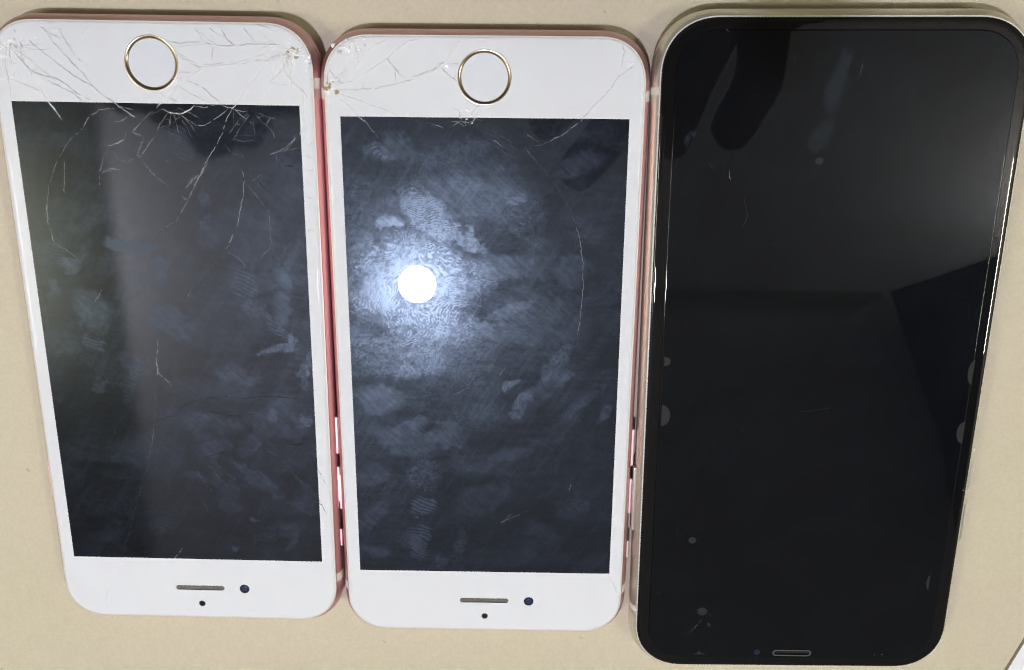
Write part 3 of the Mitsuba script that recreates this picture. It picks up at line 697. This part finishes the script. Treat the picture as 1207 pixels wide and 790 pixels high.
def rose_phone(ph, key, label):
    w, h, r = 66.9, 138.2, 10.6
    frame = [(2.6, 0.0)] + arc_profile(w / 2, 0.05, 7.15, 2.35) + [(1.10, 6.78), (1.17, 6.84), (1.23, 6.84), (1.25, 6.2)]
    add(f"{key}__frame", put(ph, loft(w, h, r, frame)), "rose_metal", smooth=40)
    side = [(w / 2 - i, z) for i, z in frame[1:-3]]
    for sx in (-1, 1):
        for y in (55.4, -57.6):
            add(f"{key}__frame__antenna_band", put(ph, side_strip(side, y, y + 2.1, sx)), "antenna_plastic")
    add(f"{key}__gasket", put(ph, loft(w - 2.45, h - 2.45, r - 1.2, [(0, 6.3), (0, 6.88), (0.3, 6.9), (0.45, 6.6)])), "gasket", smooth=40)
    g = loft(w - 3.0, h - 3.0, r - 1.45, [(0, 6.3), (0, 6.82), (0.06, 6.93), (0.2, 7.02), (0.5, 7.08), (1.0, 7.1)])
    g = solid(g) - capsule_prism(0, 59.9, 10.8, 10.8, 6.5, 8, 48) - capsule_prism(-0.1, -59.75, 11.5, 1.25, 6.5, 8) - capsule_prism(10.45, -59.8, 2.3, 2.3, 6.9, 8, 24) - capsule_prism(0.03, -64.0, 1.5, 1.5, 6.9, 8, 20)
    add(f"{key}__front_glass", put(ph, g), "white_glass", smooth=28)
    d = trimesh.Trimesh([(sx * SCREEN[0] / 2, sy * SCREEN[1] / 2, 7.112) for sx, sy in ((-1, -1), (1, -1), (1, 1), (-1, 1))], [(0, 1, 2), (0, 2, 3)], process=False)
    add(f"{key}__display", put(ph, d), f"screen_{ph}")
    b = lathe(0, 59.9, [(4.68, 6.6), (4.68, 6.80), (4.4, 6.80), (3.0, 6.80), (1.0, 6.79), (0.01, 6.79)], 72)
    add(f"{key}__home_button", put(ph, b), "button_glass", smooth=40)
    ring = lathe(0, 59.9, [(5.40, 6.6), (5.40, 7.10), (5.37, 7.13), (5.25, 7.125), (5.12, 7.10), (4.98, 7.05), (4.84, 6.97), (4.71, 6.86), (4.68, 6.6)], 96)
    add(f"{key}__home_button__ring", put(ph, ring), "ring_metal", smooth=50)
    add(f"{key}__earpiece", put(ph, capsule_prism(-0.1, -59.75, 11.5, 1.25, 6.52, 6.75)), "mesh_metal")
    add(f"{key}__front_camera", put(ph, lathe(10.45, -59.8, [(1.14, 6.92), (1.1, 7.04), (0.7, 7.06), (0.01, 7.06)], 32)), "lens_glass", smooth=40)
    add(f"{key}__front_camera__iris", put(ph, lathe(10.45, -59.8, [(0.62, 7.062), (0.55, 7.075), (0.32, 7.075), (0.28, 7.062)], 24)), "lens_iris")
    add(f"{key}__proximity_sensor", put(ph, lathe(0.03, -64.0, [(0.74, 6.92), (0.7, 7.04), (0.01, 7.05)], 24)), "sensor_dark", smooth=40)
    for y0, y1 in ((-25.5, -16.3), (-37.6, -28.5)):
        add(f"{key}__volume_button", put(ph, soft_box(w / 2 - 0.8, w / 2 + 0.42, y0, y1, 2.4, 4.9, 0.3)), "rose_button_metal", smooth=40)
    add(f"{key}__mute_switch", put(ph, soft_box(w / 2 - 0.8, w / 2 + 0.35, -49.2, -44.6, 2.5, 4.7, 0.25)), "rose_button_metal", smooth=40)
    add(f"{key}__power_button", put(ph, soft_box(-w / 2 - 0.40, -w / 2 + 0.8, -37.5, -28.5, 2.4, 4.9, 0.3)), "rose_button_metal", smooth=40)
    n = 0
    for p, k, wd, flat in CRACKS:
        if p == ph:
            n += 1
            on_screen = abs(np.array(flat[::2])).max() < 292 and abs(np.array(flat[1::2])).max() < 520
            z, hi, wide = (7.122, 0.02, 0.9) if k == "k" else (7.118, 0.065, 0.68) if on_screen else (7.1, 0.13, 1.0)
            mat = {"b": "crack_s", "m": "crack_t"}.get(k, f"crack_{k}") if on_screen else f"crack_{k}"
            add(f"{key}__front_glass__crack", put(ph, crack_mesh(flat, wd * wide, z, 100 * ph + n, hi, broken=0.09 if on_screen else 0.06)), mat)
            if k == "b" and not on_screen:
                add(f"{key}__front_glass__crack", put(ph, crack_mesh((np.array(flat).reshape(-1, 2) + [0.6, 1.6]).ravel(), wd * 0.55, 7.1, 100 * ph + n, 0.03)), "crack_m")
    r = np.random.default_rng(20 + ph)
    for x, y, a0, a1, n_rays, reach in RAYS[ph]:
        rays = []
        for a in np.radians(np.linspace(a0, a1, n_rays) + r.uniform(-5, 5, n_rays)):
            q, d, pts = np.array([x + 0.8 * math.cos(a), y + 0.8 * math.sin(a)]), a, []
            for _ in range(int(r.integers(4, 8))):
                pts.append(q.copy())
                d += r.normal(0, 0.13)
                q = q + reach / 6 * r.uniform(0.7, 1.2) * np.array([math.cos(d), math.sin(d)])
                if abs(q[0]) > 31.3 or abs(q[1]) > 67.0 or math.hypot(max(abs(q[0]) - 22.5, 0), max(abs(q[1]) - 58, 0)) > 9.0:
                    break
            if len(pts) > 1:
                rays.append(np.array(pts))
                add(f"{key}__front_glass__crack", put(ph, crack_mesh((rays[-1] * 10).ravel(), r.uniform(0.12, 0.24), 7.1, int(r.integers(1e6)), 0.08)), r.choice(["crack_b", "crack_m"] if y > 56 else ["crack_s", "crack_t"]))
        for a, b in zip(rays[:-1], rays[1:]):
            for _ in range(2):
                i, j = int(r.integers(1, len(a))), int(r.integers(1, len(b)))
                if abs(i - j) < 2 and np.linalg.norm(a[i] - b[j]) < 5:
                    add(f"{key}__front_glass__crack", put(ph, crack_mesh((np.array([a[i], (a[i] + b[j]) / 2 + r.normal(0, 0.2, 2), b[j]]) * 10).ravel(), r.uniform(0.12, 0.22), 7.1, int(r.integers(1e6)), 0.08)), r.choice(["crack_b", "crack_m"] if y > 56 else ["crack_s", "crack_t"]))
    for k, (x, y, n, spread, brown) in enumerate(STARS[ph]):
        r = np.random.default_rng(50 * ph + k)
        for i in range(n):
            q = r.normal(0, spread, 2)
            mat = "chip_brown" if r.random() < brown else ("crack_b" if r.random() < 0.6 else "crack_m")
            size = r.uniform(0.25, 0.85)
            add(f"{key}__front_glass__chip", put(ph, chip_mesh(x + q[0], y + q[1] * 0.8, size, 7.1, 900 * ph + 40 * k + i, 0.16)), mat)
            if mat == "crack_b":
                add(f"{key}__front_glass__chip", put(ph, chip_mesh(x + q[0] + 0.05, y + q[1] * 0.8 + 0.12, size * 1.15, 7.1, 900 * ph + 40 * k + i, 0.03)), "crack_m")
    tag(key, label, "phone", "rose gold phones with white fronts")


RAYS = {1: [(-28.6, 62.9, -100, 5, 11, 11), (28.6, 62.6, 165, 275, 10, 12), (3.5, 51.5, 200, 350, 7, 7), (19.5, 51.0, 190, 340, 6, 7)], 2: [(-31.0, 57.5, -60, 65, 9, 9), (-3.6, 52.6, 160, 380, 5, 4)]}
STARS = {1: [(-28.6, 62.9, 30, 1.5, 0.12), (-24.6, 64.0, 8, 1.3, 0.0), (-30.2, 60.5, 8, 1.0, 0.0), (-28.5, 56.6, 4, 0.5, 0.0), (28.6, 62.6, 30, 1.2, 0.3), (30.4, 60.9, 8, 0.8, 0.0), (4.6, 56.9, 4, 0.5, 0.0)],
         2: [(-31.0, 57.5, 18, 0.7, 0.55), (-29.8, 58.4, 8, 0.9, 0.0), (-28.0, 65.0, 12, 0.9, 0.0), (-25.5, 65.9, 8, 0.9, 0.0), (-8.5, 61.9, 5, 0.4, 0.0), (-3.6, 52.6, 7, 0.9, 0.0), (28.6, 62.6, 4, 0.5, 0.0)]}
rose_phone(1, "smartphone", "rose gold phone with white front, badly shattered from both corners, cracks webbing its dark screen")
rose_phone(2, "smartphone_001", "rose gold phone between the other two, white front, greasy screen mirroring a bright round lamp")


def black_phone(ph, key, label):
    w, h, r = 75.7, 150.9, 13.0
    frame = [(2.9, 0.0)] + arc_profile(w / 2, 0.05, 8.1, 2.8) + [(1.31, 7.50), (1.36, 7.56), (1.42, 7.56), (1.44, 7.0)]
    add(f"{key}__frame", put(ph, loft(w, h, r, frame)), "silver_metal", smooth=40)
    side = [(w / 2 - i, z) for i, z in frame[1:-3]]
    for sx in (-1, 1):
        for y in (59.0, -59.8):
            add(f"{key}__frame__antenna_band", put(ph, side_strip(side, y, y + 1.5, sx)), "antenna_plastic")
    add(f"{key}__gasket", put(ph, loft(w - 2.85, h - 2.85, r - 1.4, [(0, 7.0), (0, 7.60), (0.04, 7.62), (0.18, 7.62), (0.22, 7.5)])), "bright_gasket", smooth=40)
    add(f"{key}__front_glass", put(ph, loft(w - 3.2, h - 3.4, r - 1.6, [(0, 7.2), (0, 7.95), (0.08, 8.1), (0.3, 8.22), (0.7, 8.29), (1.3, 8.31)])), "black_rim", smooth=40)
    p = solid(loft(w - 8.6, h - 8.0, r - 4.0, [(0.0, 8.315), (0.0, 8.50), (0.05, 8.59), (0.14, 8.635), (0.30, 8.65)]))
    p = p - capsule_prism(0.85, -69.9, 9.4, 1.9, 8.35, 9)
    add(f"{key}__screen_protector", put(ph, p), "screen_3", "clear glass screen protector with air bubbles along its edges", smooth=30)
    o = capsule_prism(0.85, -69.9, 9.2, 1.7, 8.36, 8.62) - capsule_prism(0.85, -69.9, 8.5, 1.05, 8.3, 9)
    add(f"{key}__earpiece", put(ph, o), "crack_d")
    add(f"{key}__earpiece__grille", put(ph, capsule_prism(0.85, -69.75, 8.2, 0.5, 8.32, 8.52)), "sensor_dark")
    add(f"{key}__front_camera", put(ph, lathe(-7.5, -69.7, [(0.75, 8.651), (0.6, 8.665), (0.01, 8.67)], 24)), "lens_glass")
    add(f"{key}__power_button", put(ph, soft_box(-w / 2 - 0.45, -w / 2 + 0.9, -39.2, -23.0, 2.7, 5.7, 0.35)), "silver_button_metal", smooth=40)
    add(f"{key}__volume_button", put(ph, soft_box(w / 2 - 0.9, w / 2 + 0.45, -28.0, -18.0, 2.7, 5.7, 0.35)), "silver_button_metal", smooth=40)
    add(f"{key}__volume_button", put(ph, soft_box(w / 2 - 0.9, w / 2 + 0.45, -41.0, -31.0, 2.7, 5.7, 0.35)), "silver_button_metal", smooth=40)
    for x, y, rx, ry, cut in BUBBLES:
        a = np.linspace(0, 2 * math.pi, 28, endpoint=False)
        q = np.column_stack([x + rx * np.cos(a), y + ry * np.sin(a)])
        if cut:
            q[:, 0] = np.maximum(q[:, 0], x) if cut == 1 else np.minimum(q[:, 0], x) if cut == -1 else q[:, 0]
            if cut == 2:
                q = np.array([(x - rx, y - 0.3), (x + rx, y - 0.3), (x + 0.3 * rx, y + 0.2 * ry), (x, y + ry), (x - 0.3 * rx, y + 0.2 * ry)])
        n = len(q)
        v = np.vstack([np.column_stack([q, np.full(n, 8.64)]), np.column_stack([(q - [x, y]) * 0.85 + [x, y], np.full(n, 8.675)]), [[q[:, 0].mean(), q[:, 1].mean(), 8.68]]])
        f = [t for i in range(n) for t in ((i, (i + 1) % n, n + (i + 1) % n), (i, n + (i + 1) % n, n + i), (n + i, n + (i + 1) % n, 2 * n))]
        add(f"{key}__screen_protector__air_bubble", put(ph, trimesh.Trimesh(v, f, process=False)), "bubble_air")
    n = 0
    for p, k, wd, flat in CRACKS:
        if p == ph:
            n += 1
            add(f"{key}__screen_protector__scratch", put(ph, crack_mesh(flat, wd, 8.65, 300 + n, 0.02)), f"crack_{k}")
    r = np.random.default_rng(77)
    for x, y, s in ((35.6, -27.0, 0.3), (35.5, -32.0, 0.22), (33.3, -62.5, 0.2), (-31.6, -53.6, 0.2), (-19.5, -62.0, 0.22), (20.5, -70.1, 0.35), (22.2, -70.0, 0.3), (-11.5, 29.0, 0.1), (1.2, -44.5, 0.12), (4.2, -49.0, 0.12), (-14.0, 60.0, 0.12)):
        add(f"{key}__screen_protector__dust_speck", put(ph, chip_mesh(x, y, s, 8.65 if abs(x) < 33 else 8.3, int(r.integers(1e6)))), "crack_t")
    tag(key, label, "phone")


BUBBLES = [(-33.0, 3.3, 1.5, 1.15, 1), (-33.0, -9.3, 2.0, 2.6, 1), (33.6, 1.1, 1.2, 2.9, -1), (33.5, -12.9, 1.6, 2.7, -1), (-3.74, 46.2, 0.85, 0.85, 0), (-24.5, -39.95, 0.9, 0.9, 0), (-21.1, -58.7, 1.2, 1.1, 0), (-19.3, -62.4, 0.4, 0.4, 0), (-21.2, -70.2, 1.7, 0.8, 2), (30.9, -50.5, 0.7, 2.0, -1)]
black_phone(3, "smartphone_002", "larger phone with black front and silver frame, small bubbles at the screen protector's edge")
for k in [k for k in scene if isinstance(scene[k], dict) and "id" in scene[k]]:
    del scene[k]["id"]
